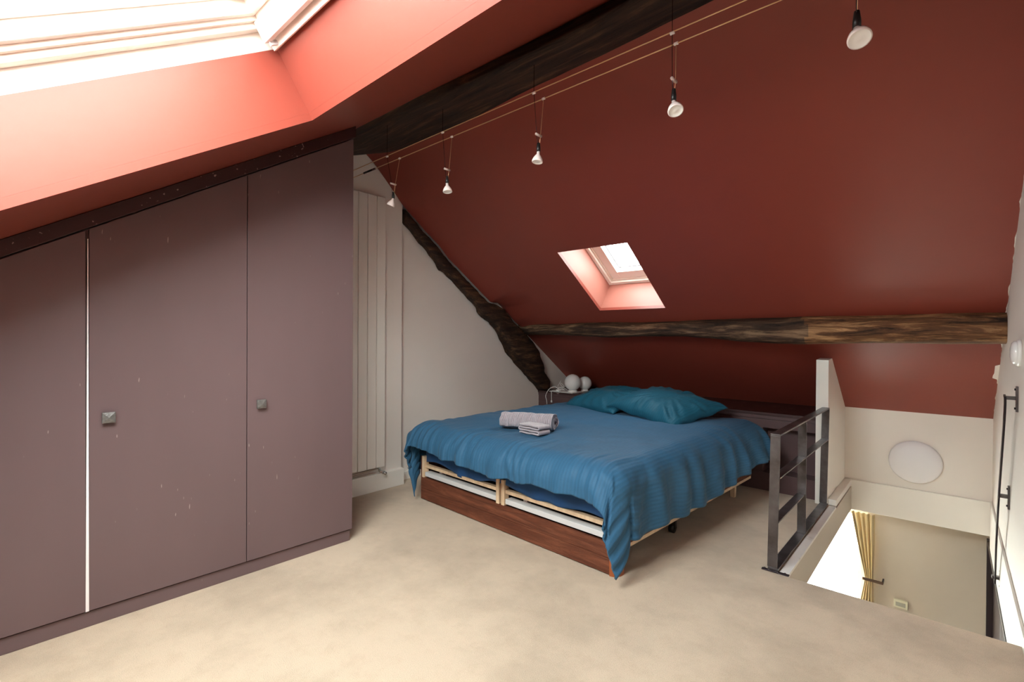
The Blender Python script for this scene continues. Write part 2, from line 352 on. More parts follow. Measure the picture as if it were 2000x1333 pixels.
def big_window(idx, W):
    dp = .28
    pt, frame, L = skylight(idx, W, zn, math.radians(31.7), 1, dp)
    x0, x1 = W[0], W[1]
    win = empty('window_%d' % idx, pt((x0+x1)/2, L/2, dp), kind='structure')
    win.rotation_euler = (0, 0, 0)
    def par(o): o.parent = win; o.matrix_parent_inverse = Matrix.Translation(-win.location); return o
    par(frame('liner', None, dp, dp+.10, x0-.03, x1+.03, -.03, L+.03, .03, WINW, None))
    par(frame('outer_frame', None, dp+.065, dp+.12, x0, x1, 0, L, .045, WINP, None))
    par(frame('frame_lip', None, dp+.085, dp+.13, x0+.045, x1-.045, .045, L-.045, .022, WINP, None))
    par(frame('sash', None, dp+.10, dp+.20, x0+.067, x1-.067, .067, L-.067, .03, WINW, None))
    par(frame('sash_bead', None, dp+.15, dp+.20, x0+.097, x1-.097, .097, L-.097, .035, WINW, None))
    par(frame('gasket', None, dp+.185, dp+.203, x0+.132, x1-.132, .132, L-.132, .008, M_GREY, None, 0))
    bm = bmesh.new(); vs_ = [bm.verts.new(pt(x, s, h)) for x in (x0+.10, x1-.10) for s in (.10, L-.10) for h in (dp+.20, dp+.206)]
    for f in ((0, 1, 3, 2), (4, 6, 7, 5), (0, 4, 5, 1), (2, 3, 7, 6), (0, 2, 6, 4), (1, 5, 7, 3)): bm.faces.new([vs_[i] for i in f])
    par(bmobj('glass_pane', bm, GLASS))
    # blind rail and side channel along the upper edge
    bm = bmesh.new()
    def bx(a0, a1, b0, b1, h0, h1):
        v = [bm.verts.new(pt(x, s, h)) for x in (a0, a1) for s in (b0, b1) for h in (h0, h1)]
        for f in ((0, 1, 3, 2), (4, 6, 7, 5), (0, 4, 5, 1), (2, 3, 7, 6), (0, 2, 6, 4), (1, 5, 7, 3)): bm.faces.new([v[i] for i in f])
    bx(x0+.05, x1-.05, L-.075, L-.045, dp+.01, dp+.085)
    par(bmobj('ventilation_flap', bm, WINW, bev=.004))
    bm = bmesh.new(); bx(x0+.02, x1-.02, L-.030, L-.018, dp-.012, dp+.02)
    par(bmobj('blind_rail', bm, WINW, bev=.002))
    bm = bmesh.new()
    for s0 in (x0+.06, x1-.075): bx(s0, s0+.012, L-.06, L-.02, dp-.005, dp+.012)
    par(bmobj('rail_bracket', bm, ALU, bev=.001))
    bm = bmesh.new(); bx(x0+.105, x1-.105, L-.16, L-.10, dp+.14, dp+.19)
    par(bmobj('control_bar', bm, WINP, bev=.012))
    return pt, L
M_GREY = M_('grey_rubber', (.16, .15, .18), .5)
big_window(1, W1)
big_window(2, W3)  # added window out of view, brings more light into the room
# small skylight of the far slope
dp2 = .30
pt2, frame2, L2 = skylight(3, W2, zf, math.radians(34.35), -1, dp2)
win = empty('window_3', pt2((W2[0]+W2[1])/2, L2/2, dp2), kind='structure')
def par(o): o.parent = win; o.matrix_parent_inverse = Matrix.Translation(-win.location); return o
x0, x1 = W2[0], W2[1]
par(frame2('outer_frame', None, dp2, dp2+.02, x0-.03, x1+.03, -.03, L2+.03, .062, WINW, None))
par(frame2('outer_frame_step', None, dp2+.02, dp2+.07, x0-.03, x1+.03, -.03, L2+.03, .075, WINP, None))
par(frame2('sash', None, dp2+.035, dp2+.11, x0+.045, x1-.045, .045, L2-.045, .085, WINW, None))
par(frame2('gasket', None, dp2+.09, dp2+.113, x0+.130, x1-.130, .130, L2-.130, .008, M_GREY, None, 0))
bm = bmesh.new(); vs_ = [bm.verts.new(pt2(x, s, h)) for x in (x0+.06, x1-.06) for s in (.06, L2-.06) for h in (dp2+.10, dp2+.104)]
for f in ((0, 1, 3, 2), (4, 6, 7, 5), (0, 4, 5, 1), (2, 3, 7, 6), (0, 2, 6, 4), (1, 5, 7, 3)): bm.faces.new([vs_[i] for i in f])
par(bmobj('glass_pane', bm, GLASS))
# lower window, in the wall below the stair opening
win = empty('window_4', (0, 5.5, -1.3), kind='structure')
def fr(name, x0, x1, y0, y1, z0, z1, wd, mat):
    bm = bmesh.new(); box(bm, x0, x0+wd, y0, y1, z0, z1); box(bm, x1-wd, x1, y0, y1, z0, z1)
    box(bm, x0+wd, x1-wd, y0, y1, z0, z0+wd); box(bm, x0+wd, x1-wd, y0, y1, z1-wd, z1)
    o = bmobj(name, bm, mat, bev=.003); o.parent = win; o.matrix_parent_inverse = Matrix.Translation(-win.location); return o
fr('outer_frame', LW[0], LW[1], 5.50, 5.56, LW[2], LW[3], .06, WINW)
fr('casement', LW[0]+.06, -1.40, 5.515, 5.555, LW[2]+.06, LW[3]-.06, .05, WINW)
fr('casement', -1.395, LW[1]-.06, 5.515, 5.555, LW[2]+.06, LW[3]-.06, .018, WINW)
bm = bmesh.new(); box(bm, LW[0]+.07, LW[1]-.07, 5.53, 5.535, LW[2]+.07, LW[3]-.07)
o = bmobj('glass_pane', bm, GLASS); o.parent = win; o.matrix_parent_inverse = Matrix.Translation(-win.location)

# daylight portals in the three openings (they only guide the sky's own light)
def portal(loc, n, sx, sy, upv):
    ld = D.lights.new('sky_portal', 'AREA'); ld.shape = 'RECTANGLE'; ld.size = sx; ld.size_y = sy; ld.cycles.is_portal = True
    o = D.objects.new('sky_portal', ld); COL.objects.link(o)
    z = -Vector(n).normalized(); x = Vector((1, 0, 0)); y = z.cross(x)
    o.matrix_world = Matrix(((x.x, y.x, z.x, loc[0]), (x.y, y.y, z.y, loc[1]), (x.z, y.z, z.z, loc[2]), (0, 0, 0, 1)))
a1 = math.radians(31.7); a2 = math.radians(34.35)
for W in (W1, W3):
    L = (W[3]-W[2])/math.cos(a1); nn = Vector((0, -math.sin(a1), math.cos(a1))); uu = Vector((0, math.cos(a1), math.sin(a1)))
    c = Vector(((W[0]+W[1])/2, W[2], zn(W[2])))+uu*L/2+nn*.52
    portal(c, -nn, W[1]-W[0], L, None)
nn = Vector((0, math.sin(a2), math.cos(a2))); uu = Vector((0, math.cos(a2), -math.sin(a2)))
portal(Vector(((W2[0]+W2[1])/2, W2[2], zf(W2[2])))+uu*L2/2+nn*.44, -nn, W2[1]-W2[0], L2, None)
portal((-1.375, 5.72, -1.32), (0, -1, 0), 1.65, 2.05, None)

# house across the street, seen through the lower window
b_ = empty('building_opposite', (-3, 13, -9), label='pale stone house front seen through the lower window beside the curtain', cat='building')
def chb(name, x0, x1, y0, y1, z0, z1, mat, bev=0):
    bm = bmesh.new(); box(bm, x0, x1, y0, y1, z0, z1); o = bmobj(name, bm, mat, bev=bev); o.parent = b_; o.matrix_parent_inverse = Matrix.Translation(-b_.location); return o
chb('wall', -14, 6, 13, 15, -9, 1.5, FACADE)
chb('cornice', -14, 6, 12.8, 13, -.55, -.35, FACADE)
for wx in (-8, -5.6, -3.2, -.8):
    f_ = chb('window_surround', wx-.75, wx+.75, 12.9, 13, -4.6, -2.0, FACADE)
    p_ = chb('window_opening', wx-.55, wx+.55, 12.88, 12.9, -4.4, -2.2, M_('pale_curtained_glass_%d' % int(wx*10+99), (.62, .64, .62), .2))

# ------------------------------------------------------------------ timbers
def loft(name, secs, mat, amp=.012, freq=3.0, seed=0, parent=None, **k):
    """secs: list of closed outlines (lists of Vectors, same length); resampled, roughened, capped"""
    bm = bmesh.new(); rings = []
    for i, s in enumerate(secs):
        r = []
        for p in s:
            q = Vector(p)
            nv = noise.noise_vector(Vector((q.x*freq, q.y*freq*2.2, q.z*freq*2.2+seed)))*amp
            nv += noise.noise_vector(Vector((q.x*freq*4, q.y*freq*6, q.z*freq*6+seed)))*amp*.35
            r.append(bm.verts.new(q+nv))
        rings.append(r)
    n = len(rings[0])
    for a, b in zip(rings, rings[1:]):
        for j in range(n): bm.faces.new((a[j], a[(j+1) % n], b[(j+1) % n], b[j]))
    bm.faces.new(rings[0][::-1]); bm.faces.new(rings[-1])
    return prop(bmobj(name, bm, mat, parent, smooth=True), **k)
def sub_outline(c, m=5, rnd=.18):
    """densify a polygon outline, rounding its corners a little"""
    out = []; n = len(c)
    for i in range(n):
        a = Vector(c[i]); b = Vector(c[(i+1) % n])
        for j in range(m):
            t = rnd+(1-2*rnd)*j/(m-1); out.append(a.lerp(b, t))
    return out
def lin(tab, x):
    for (a, *va), (b, *vb) in zip(tab, tab[1:]):
        if a <= x <= b:
            t = (x-a)/(b-a); return [p+(q-p)*t for p, q in zip(va, vb)]
    return tab[0][1:] if x < tab[0][0] else tab[-1][1:]
# ridge beam: section in (y,z) per x: near-bottom edge y,z ; near-top y (on near slope); far-bottom edge on far slope y
tab = [(-3.56, 1.70, 2.585, 1.63, 2.10), (-3.2, 1.70, 2.590, 1.63, 2.17), (-2.85, 1.71, 2.60, 1.645, 2.19), (-2.3, 1.74, 2.61, 1.70, 2.19), (-1.9, 1.78, 2.615, 1.80, 2.17),
       (-1.4, 1.80, 2.625, 1.86, 2.155), (-1.0, 1.80, 2.635, 1.89, 2.15), (-.5, 1.81, 2.63, 1.89, 2.14), (.5, 1.80, 2.63, 1.88, 2.14), (2.6, 1.80, 2.63, 1.88, 2.14)]
secs = []
for i in range(150):
    x = XG-.01+(2.62-XG)*i/149
    yn, z0, yt, yb = lin(tab, x); zt = zn(yt)+.03
    yt2 = yt
    c = [(x, yn-.10*(1 if x < -2.6 else 1)*0, z0), (x, yb, zf(yb)+.006), (x, YR, 2.86), (x, yt2-.01, zn(yt2-.01)+.02)]
    secs.append(sub_outline(c, 6, .10))
loft('ridge_beam', secs, TIMB, .012, 1.6, 3, label='massive near-black rough timber beam running under the roof ridge', cat='beam')
# purlin on the far slope, z 1.24..1.42
tab = [(-3.56, 4.02, 1.40, 1.285), (-3.35, 4.00, 1.415, 1.285), (-3.0, 3.985, 1.40, 1.290), (-2.75, 3.985, 1.405, 1.275), (-2.4, 3.98, 1.405, 1.262), (-2.1, 3.975, 1.400, 1.275), (-1.7, 3.965, 1.402, 1.272),
       (-1.45, 3.955, 1.408, 1.255), (-1.2, 3.95, 1.412, 1.232), (-1.0, 3.945, 1.415, 1.225), (-.8, 3.94, 1.417, 1.222), (-.4, 3.94, 1.417, 1.232), (.3, 3.94, 1.418, 1.237)]
secs = []
for i in range(150):
    x = XG+(XR+.01-XG)*i/149; y, zt, zb = lin(tab, x)
    ytop = (SA-zt)/SB+.01; ybot = (SA-zb)/SB+.02
    c = [(x, y, zt-.03), (x, y-.004, zb+.015), (x, y+.05, zb-.003), (x, ybot, zb), (x, ybot+.02, zb+.06), (x, ytop+.05, zt+.02), (x, ytop, zt+.002)]
    secs.append(sub_outline(c, 3, .2))
pl = loft('purlin_beam', secs, [TIMP, TIMPD], .007, 2.6, 9, label='rough brown timber beam crossing the far red slope, greyer to the left and orange to the right', cat='beam')
for p in pl.data.polygons:
    if p.center.x < -.78+.05*noise.noise(Vector(p.center)*9): p.material_index = 1
# gnarled rafter against the gable
UPP = [(2.47, 2.36), (2.587, 2.275), (2.69, 2.195), (2.853, 2.085), (2.96, 1.985), (3.114, 1.885), (3.312, 1.75), (3.523, 1.61), (3.627, 1.609), (3.735, 1.574), (3.872, 1.438), (4.028, 1.357), (4.191, 1.246), (4.347, 1.12), (4.362, 1.057), (4.437, .919), (4.423, .883), (4.55, .75), (4.56, .668)]
LOW = [(2.47, 2.27), (2.571, 2.165), (2.709, 2.061), (2.854, 1.924), (2.882, 1.87), (2.938, 1.861), (3.085, 1.757), (3.249, 1.634), (3.374, 1.548), (3.378, 1.509), (3.49, 1.426), (3.547, 1.409), (3.677, 1.285), (3.8, 1.103), (4.006, .928), (4.223, .759), (4.36, .650)]
def resample(pl_, n):
    d = [0]
    for a, b in zip(pl_, pl_[1:]): d.append(d[-1]+math.dist(a, b))
    out = []
    for i in range(n):
        t = d[-1]*i/(n-1)
        for k in range(len(d)-1):
            if d[k] <= t <= d[k+1]+1e-9:
                f = (t-d[k])/(d[k+1]-d[k]); out.append((pl_[k][0]+(pl_[k+1][0]-pl_[k][0])*f, pl_[k][1]+(pl_[k+1][1]-pl_[k][1])*f)); break
    return out
U = resample(UPP, 110); Lw = resample(LOW, 110); secs = []
for i, (a, b) in enumerate(zip(U, Lw)):
    t = i/109; xf = -3.475+.035*math.sin(max(0, (t-.45))*math.pi/.55) if t > .45 else -3.475
    A = Vector((0, *a)); Bv = Vector((0, *b)); o = []
    m = 8
    for j in range(m):     # front, from upper to lower edge
        s = j/(m-1); p = A.lerp(Bv, s); bulge = math.sqrt(max(0, 1-(2*s-1)**4))
        p.x = XG+.02+(xf-XG-.02)*bulge; o.append(p)
    for s in (.75, .5, .25):
        p = A.lerp(Bv, s); p.x = XG-.01; o.append(p)
    secs.append(o)
loft('gable_rafter', secs, TIMR, .010, 5, 21, label='gnarled dark timber rafter slanting down the white gable wall to the bedside', cat='beam')

# red plaster packing between the rafter and the slope
pk = [p for p in UPP if p[0] < 4.2]
bm = bmesh.new(); rows = []
for i in range(121):
    y = 2.10+2.15*i/120; zu, = lin(UPP, y) if y > UPP[0][0] else (zf(y)-.103,)
    dr = max(0, zf(y)-zu-.004)*min(1, max(0, (y-2.12)/.33))**1.3*min(1, (4.25-y)/.25)
    row = []
    for k in range(31):
        q = k/30; x = -3.484+.62*q
        row.append(bm.verts.new((x, y, zf(y)-.0012-dr*(1-q)**2*(1+.0*q))))
    rows.append(row)
for a, b in zip(rows, rows[1:]):
    for k in range(30): bm.faces.new((a[k], b[k], b[k+1], a[k+1]))
o = bmobj('trim_9', bm, RED, smooth=True)
prop(o, **ST)
# ------------------------------------------------------------------ wardrobe
XW = -2.72
wd = empty('wardrobe', (XW, 0, 0), label='tall plum-brown built-in wardrobe with sloping top and square iron knobs on the left', cat='wardrobe')
def wp(o): o.parent = wd; o.matrix_parent_inverse = Matrix.Translation(-wd.location); return o
def zc(y): return zn(y)-.002
wp(P('carcass', [(-.55, .066), (1.555, .066), (1.555, zc(1.555)-.01), (-.55, zc(-.55)-.01)], 'x', XP+.085, XW-.022, PLUM))
wp(P('plinth', [(-.55, 0), (1.545, 0), (1.545, .066), (-.55, .066)], 'x', XP+.085, XW-.012, PLUM, bev=.002))
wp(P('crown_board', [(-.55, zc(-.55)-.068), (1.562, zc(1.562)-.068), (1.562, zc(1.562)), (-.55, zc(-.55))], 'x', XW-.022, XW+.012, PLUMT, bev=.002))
def door(y0, y1, ky=None, kz=.895):
    d = wp(P('door', [(y0, .073), (y1, .073), (y1, zc(y1)-.074), (y0, zc(y0)-.074)], 'x', XW-.021, XW, PLUM, bev=.0015))
    if ky:
        bm = bmesh.new(); h = .023
        prof = [(.012, .0), (.012, .012)]
        r1 = [bm.verts.new((.0, s*.5*h, t*.5*h)) for s, t in ((-1, -1), (1, -1), (1, 1), (-1, 1))]
        r2 = [bm.verts.new((.012, s*.5*h, t*.5*h)) for s, t in ((-1, -1), (1, -1), (1, 1), (-1, 1))]
        r3 = [bm.verts.new((.014, s*h, t*h)) for s, t in ((-1, -1), (1, -1), (1, 1), (-1, 1))]
        r4 = [bm.verts.new((.024, s*h, t*h)) for s, t in ((-1, -1), (1, -1), (1, 1), (-1, 1))]
        top = bm.verts.new((.031, 0, 0))
        for a, b in ((r1, r2), (r2, r3), (r3, r4)):
            for j in range(4): bm.faces.new((a[j], a[(j+1) % 4], b[(j+1) % 4], b[j]))
        for j in range(4): bm.faces.new((r4[j], r4[(j+1) % 4], top))
        bm.faces.new(r1[::-1])
        for v in bm.verts: v.co += Vector((XW, ky, kz))
        k = bmobj('knob', bm, IRON, d, bev=.0012); k['label'] = 'square faceted iron knob'
    return d
door(-.55, .3145); door(.326, .949, .388); door(.9525, 1.553, 1.016, .893)
wp(P('door_edge', [(.3145, .073), (.3255, .073), (.3225, 1.66), (.3200, 1.66)], 'x', XW-.019, XW+.002, M_('bare_white_door_edge', (.95, .88, .88), .4)))['label'] = 'bare white edge strip'

# ------------------------------------------------------------------ radiator
rd = empty('radiator', (-3.45, 1.95, .17), label='tall white vertical panel radiator on the pier beside the wardrobe', cat='radiator')
def rp(o): o.parent = rd; o.matrix_parent_inverse = Matrix.Translation(-rd.location); return o
ye = 2.243; k = 0
while ye-.0825*(k+1) > 1.57:
    y1 = ye-.0825*k; y0 = y1-.078
    rp(B('panel', -3.445, -3.42, y0, y1, .195, 2.385, WHITE2, bev=.006)); k += 1
rp(B('header_rail', -3.47, -3.446, 1.60, 2.235, .215, .25, WHITE2, bev=.006)); rp(B('header_rail', -3.47, -3.446, 1.60, 2.235, 2.33, 2.365, WHITE2, bev=.006))
rp(B('wall_bracket', XP, -3.471, 1.75, 1.79, 2.2, 2.3, WHITE2)); rp(B('wall_bracket', XP, -3.471, 2.1, 2.14, 2.2, 2.3, WHITE2))
v_ = rp(T('valve', [(-3.435, 2.2, .195), (-3.435, 2.2, .165), (-3.435, 2.215, .155), (-3.405, 2.225, .150)], [.009, .009, .011, .008], CHROME)); v_['label'] = 'small chrome valve'
T('valve_cap', [(-3.41, 2.223, .151), (-3.385, 2.232, .147)], .013, CHROME, v_)
T('pipe', [(-3.435, 2.19, .19), (-3.44, 1.95, .172), (-3.44, 1.62, .168)], .009, M_('brown_pipe_paint', (.35, .28, .22), .4), rd).matrix_parent_inverse = Matrix.Translation(-rd.location)

# ------------------------------------------------------------------ headboard box / ledge
hb = empty('headboard_box', (-2.1, 4.4, 0), label='low plum-brown boxed ledge behind the pillows with an open niche at its right end', cat='ledge')
def hp(o): o.parent = hb; o.matrix_parent_inverse = Matrix.Translation(-hb.location); return o
hp(B('top_board', XG+.001, -.767, 4.385, 5.149, .622, .645, PLUMT, bev=.002))
hp(B('front_rail', XG+.001, -.767, 4.40, 4.422, .518, .590, PLUMD, bev=.001)); hp(B('front_rail_upper', XG+.001, -.767, 4.395, 4.42, .592, .621, PLUMD, bev=.001))
hp(B('front_panel', XG+.001, -1.158, 4.40, 4.422, .09, .517, PLUMD, bev=.001))
hp(B('plinth_board', XG+.001, -.767, 4.39, 4.41, 0, .15, PLUMD, bev=.001))
hp(B('niche_floor', -1.158, -.767, 4.411, 4.55, .13, .149, PLUMD)); hp(B('niche_back', -1.158, -.767, 4.55, 4.57, .13, .621, PLUMD))
hp(B('niche_side', -1.178, -1.158, 4.423, 4.55, .13, .621, PLUMD)); hp(B('niche_ceiling', -1.158, -.767, 4.423, 4.55, .60, .621, PLUMD))

# ------------------------------------------------------------------ stair railing
rl = empty('stair_railing', (-.705, 3.6, 0), label='waxed flat-bar steel railing with crossbars at the edge of the stair opening', cat='railing')
def sp(o): o.parent = rl; o.matrix_parent_inverse = Matrix.Translation(-rl.location); return o
XA, XB = -.722, -.674
def lean_post(y, dx, z1=.731):
    bm = bmesh.new(); box(bm, XA+.0, XB, y, y+.009, .02, z1)
    for v in bm.verts: v.co.x += dx*(1-(v.co.z/.73))
    return sp(bmobj('post', bm, STEEL, bev=.001))
lean_post(2.885, -.011); lean_post(3.52, -.0); lean_post(4.292, -.012)
sp(B('top_bar', XA, XB, 2.885, 4.30, .7315, .741, STEEL, bev=.001))
sp(B('crossbar', XA+.001, XB-.001, 2.895, 4.291, .500, .508, STEEL, bev=.001))
sp(B('crossbar', XA-.004, XB-.006, 2.895, 3.519, .262, .270, STEEL, bev=.001))
sp(B('bottom_bar', XA-.008, XB-.004, 2.885, 4.30, .008, .019, STEEL, bev=.001))
bm = bmesh.new(); box(bm, XA-.035, XB+.05, 2.868, 2.888, .0, .007)
sp(bmobj('foot_plate', bm, BLACKST, bev=.002))
for sx in (XA-.022, XB+.03): T('screw', [(sx, 2.878, .006), (sx, 2.878, .012)], .005, BLACKST, rl).matrix_parent_inverse = Matrix.Translation(-rl.location)

# stair handrail on the right wall
hr = empty('wall_handrail', (.2, 3.7, .4), label='slanting black steel handrail on three brackets down the right-hand white wall', cat='handrail')
def hrp(o): o.parent = hr; o.matrix_parent_inverse = Matrix.Translation(-hr.location); return o
bars = [(.190, 3.30, .990), (.193, 3.34, .90), (.194, 3.67, .425), (.198, 3.90, .102), (.206, 4.12, -.20)]
bm = bmesh.new()
pts = cat_rom(bars, 6)
rings = []
for i, p in enumerate(pts):
    t = (pts[min(i+1, len(pts)-1)]-pts[max(i-1, 0)]).normalized(); n_ = Vector((0, -t.z, t.y)).normalized()
    rings.append([bm.verts.new(p+Vector((sx*.004, 0, 0))+n_*sn*.018) for sx, sn in ((-1, -1), (1, -1), (1, 1), (-1, 1))])
for a, b in zip(rings, rings[1:]):
    for j in range(4): bm.faces.new((a[j], a[(j+1) % 4], b[(j+1) % 4], b[j]))
bm.faces.new(rings[0]); bm.faces.new(rings[-1][::-1])
hrp(bmobj('bar', bm, BLACKST, bev=.001))
for (y, z) in ((3.30, .975), (3.67, .42), (4.10, -.17)):
    br = hrp(B('bracket', .190, .227, y-.016, y+.016, z-.004, z+.012, STEEL, bev=.001))
    bm = bmesh.new(); prism(bm, [(y-.018, z-.06), (y+.018, z-.06), (y+.018, z+.06), (y-.018, z+.06)], 'x', .227, .2349)
    bp_ = bmobj('base_plate', bm, STEEL, br, bev=.001)
    for dz in (-.045, .045): T('screw', [(.2275, y, z+dz), (.222, y, z+dz)], .005, BLACKST, br)
# round wall lamp on the right wall
sc = empty('wall_lamp', (.235, 3.22, 1.195), label='round white wall lamp high on the right wall, cut by the frame edge', cat='lamp')
Mx = Matrix.Rotation(math.radians(-90), 4, 'Y')
Lz('base_ring', [(0, 0), (.062, 0), (.062, .008), (.058, .014), (0, .014)], Mx, WPLAST, sc)
Lz('diffuser', [(.054, .0142), (.054, .022), (.045, .030), (.025, .034), (0, .035)], Mx, GLOBE, sc)
# ceiling-type round lamp on the knee wall
cl = empty('round_wall_light', (-.211, 5.10, .270), label='large round white dome light on the low white wall above the stair opening', cat='lamp')
Mx = Matrix.Rotation(math.radians(90), 4, 'X')
Lz('back_plate', [(0, .0005), (.150, .0005), (.150, .012), (0, .012)], Mx, WPLAST, cl, 48)
Lz('diffuser', [(.155, .0125), (.168, .018), (.170, .026), (.160, .036), (.13, .05), (.09, .060), (.045, .066), (0, .068)], Mx, M_('matt_opal_dome', (.80, .78, .80), .45), cl, 48)

# ------------------------------------------------------------------ lower storey things
# curtain
bm = bmesh.new(); rows = []
def lerp_tab(tab, t): return lin(tab, t)
ctab = [(-2.45, -.68, -.50), (-1.6, -.66, -.50), (-1.15, -.60, -.50), (-.92, -.565, -.508), (-.88, -.563, -.508), (-.72, -.595, -.503), (-.55, -.628, -.50), (-.32, -.668, -.497)]
NZ, NX = 60, 46
uvl = None
for i in range(NZ+1):
    z = -2.45+(2.13)*i/NZ; xl, xr = lin(ctab, z); row = []
    wdt = xr-xl
    for j in range(NX+1):
        s = j/NX; x = xl+wdt*s
        y = 5.40+.022*math.sin(s*2*math.pi*4.3+.5*math.sin(z*2))+.008*math.sin(s*23+z*3)
        row.append(bm.verts.new((x, y, z)))
    rows.append(row)
for a, b in zip(rows, rows[1:]):
    for j in range(NX): bm.faces.new((a[j], a[j+1], b[j+1], b[j]))
cu = bmobj('curtain', bm, CURT, smooth=True); sm = cu.modifiers.new('s', 'SOLIDIFY'); sm.thickness = .003
prop(cu, label='cream-yellow curtain gathered by a tieback beside the lower window', cat='curtain')
tb = B('curtain_tieback', -.578, -.428, 5.352, 5.362, -.905, -.882, M_('brown_leather_strap', (.10, .055, .035), .6), bev=.002, label='dark brown tieback bar holding the yellow curtain to the lower wall', cat='tieback')
B('wall_arm', -.44, -.428, 5.363, 5.449, -.902, -.885, STEEL, tb)
tm = B('thermostat', -.358, -.262, 5.425, 5.449, -1.095, -1.025, M_('cream_plastic', (.80, .78, .62), .4), bev=.003, label='small cream control box on the beige lower wall below the stair opening', cat='thermostat')
B('display_window', -.345, -.278, 5.422, 5.4249, -1.08, -1.045, M_('grey_lcd', (.45, .45, .38), .3), tm, bev=.001)
dc = empty('dark_cabinet', (.34, 4.4, LZ), label='tall dark aubergine cabinet standing in the lower room under the right wall', cat='cabinet')
def dcp(o): o.parent = dc; o.matrix_parent_inverse = Matrix.Translation(-dc.location); return o
dcp(B('body', .275, .399, 3.08, 5.449, LZ, -.335, DARKCAB))
dcp(B('side_panel', .222, .274, 5.38, 5.449, LZ, -.335, DARKCAB, bev=.002))
for i in range(3): dcp(B('door', .258, .2745, 3.10+i*.76, 3.10+i*.76+.75, LZ+.1, -.345, DARKCAB, bev=.002))

# ------------------------------------------------------------------ bed
BR = math.atan2(2.235-2.314, 1.757)
bd = empty('bed_base', (-3.035, 2.314, 0), BR, label='double bed base with red-brown foot board, pine posts and pale metal bars', cat='bed')
bd.rotation_euler.z = BR
def bb(name, *a, mat=PINE, bev=.002, label=None):
    o = B(name, *a, mat, bd, bev=bev)
    if label: o['label'] = label
    return o
bb('foot_board', .012, 1.712, 0, .022, .008, .090, mat=BEDW); bb('foot_board', .012, 1.712, .001, .022, .0915, .172, mat=BEDW)
bb('side_board', 0, .012, 0, 1.98, .006, .335, mat=BEDW)
bm = bmesh.new(); pf = [(1.712, 0)]+[(1.712+.046*math.sin(q), .046-.046*math.cos(q)) for q in [math.pi/2*j/8 for j in range(1, 9)]]+[(1.758, .07), (1.712, .07)]
prism(bm, pf, 'z', 0, .174); o = bmobj('corner_post', bm, BEDC, bd); o['label'] = 'rounded orange-brown corner post'
bb('side_board', 1.734, 1.758, .07, 1.98, .150, .30, mat=BEDW)
bb('side_rail', 1.728, 1.756, .07, 1.97, .128, .149, mat=PINE)
for x in (.0125, .842, .890, 1.685): bb('post', x, x+.028, .0, .045, .173, .337)
for a, b in ((.0415, .841), (.919, 1.684)):
    bb('rail', a, b, .012, .045, .249, .272)
    bb('metal_bar', a+.006, b-.003, .004, .060, .186, .218, mat=ALU, bev=.003, label='pale grey metal bar')
    bb('hinge_block', a+.11, a+.145, .062, .10, .20, .245, mat=WPLAST)
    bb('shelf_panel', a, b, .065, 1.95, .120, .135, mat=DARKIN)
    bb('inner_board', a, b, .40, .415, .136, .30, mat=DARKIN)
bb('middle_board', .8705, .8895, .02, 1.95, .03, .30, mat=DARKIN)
for i in range(12): bb('slat', .03, 1.72, .10+i*.155, .17+i*.155, .300, .314)
bb('top_rail', .0130, 1.733, .0455, .0700, .300, .335)
for (x, y) in ((1.68, 1.80), (.05, 1.80), (.86, 1.82)):
    bm = bmesh.new(); prism(bm, [(x-.024, y-.022), (x+.024, y-.022), (x+.024, y+.022), (x-.024, y+.022)], 'z', 0, .299)
    for v in bm.verts:
        if v.co.z < .01: v.co.x = x+(v.co.x-x)*.7; v.co.y = y+(v.co.y-y)*.7
    bmobj('leg', bm, PINE, bd, bev=.002)
cs = T('caster', [(1.66, .78, .027), (1.69, .78, .027)], .027, BLACK, bd, n=16); B('caster_fork', 1.655, 1.70, .77, .79, .03, .119, BLACK, cs)

mtr = empty('mattress', (-3.035, 2.314, .32), BR, label='mattress in a plain blue fitted sheet showing between bed base and duvet', cat='mattress')
# mattress: rounded slab with slack sheet
bm = bmesh.new(); NX, NY = 60, 60; r_ = .05
def mat_pt(u_, v_, top):
    x = .03+1.70*u_; y = .035+1.95*v_
    ed = min(u_, 1-u_)*1.70; ed2 = min(v_, 1-v_)*1.95; e = min(ed, ed2)
    k = 1-max(0, 1-e/.06)**2
    z = (.505-.06*(1-k)) if top else (.345+.03*(1-k))
    z += .004*noise.noise(Vector((x*6, y*6, 0)))
    return Vector((x, y, z-.32))
gr = {}
for t in (0, 1):
    for i in range(NX+1):
        for j in range(NY+1): gr[t, i, j] = bm.verts.new(mat_pt(i/NX, j/NY, t))
for i in range(NX):
    for j in range(NY):
        bm.faces.new((gr[1, i, j], gr[1, i+1, j], gr[1, i+1, j+1], gr[1, i, j+1])); bm.faces.new((gr[0, i, j], gr[0, i, j+1], gr[0, i+1, j+1], gr[0, i+1, j]))
def side(seq):
    L_ = 5
    prev = None
    for (i, j) in seq:
        a = gr[1, i, j].co; b = gr[0, i, j].co; col = [gr[1, i, j]]
        for q in range(1, L_):
            p = a.lerp(b, q/L_); bulge = .018*math.sin(math.pi*q/L_)+.006*math.sin(p.x*38+p.z*30)*math.sin(math.pi*q/L_)
            p = p.copy()
            if j == 0: p.y -= bulge
            if j == NY: p.y += bulge
            if i == 0: p.x -= bulge
            if i == NX: p.x += bulge
            col.append(bm.verts.new(p))
        col.append(gr[0, i, j])
        if prev:
            for q in range(L_): bm.faces.new((prev[q], prev[q+1], col[q+1], col[q]))
        prev = col
ring = [(i, 0) for i in range(NX+1)]+[(NX, j) for j in range(1, NY+1)]+[(i, NY) for i in range(NX-1, -1, -1)]+[(0, j) for j in range(NY-1, 0, -1)]
side(ring+[ring[0]])
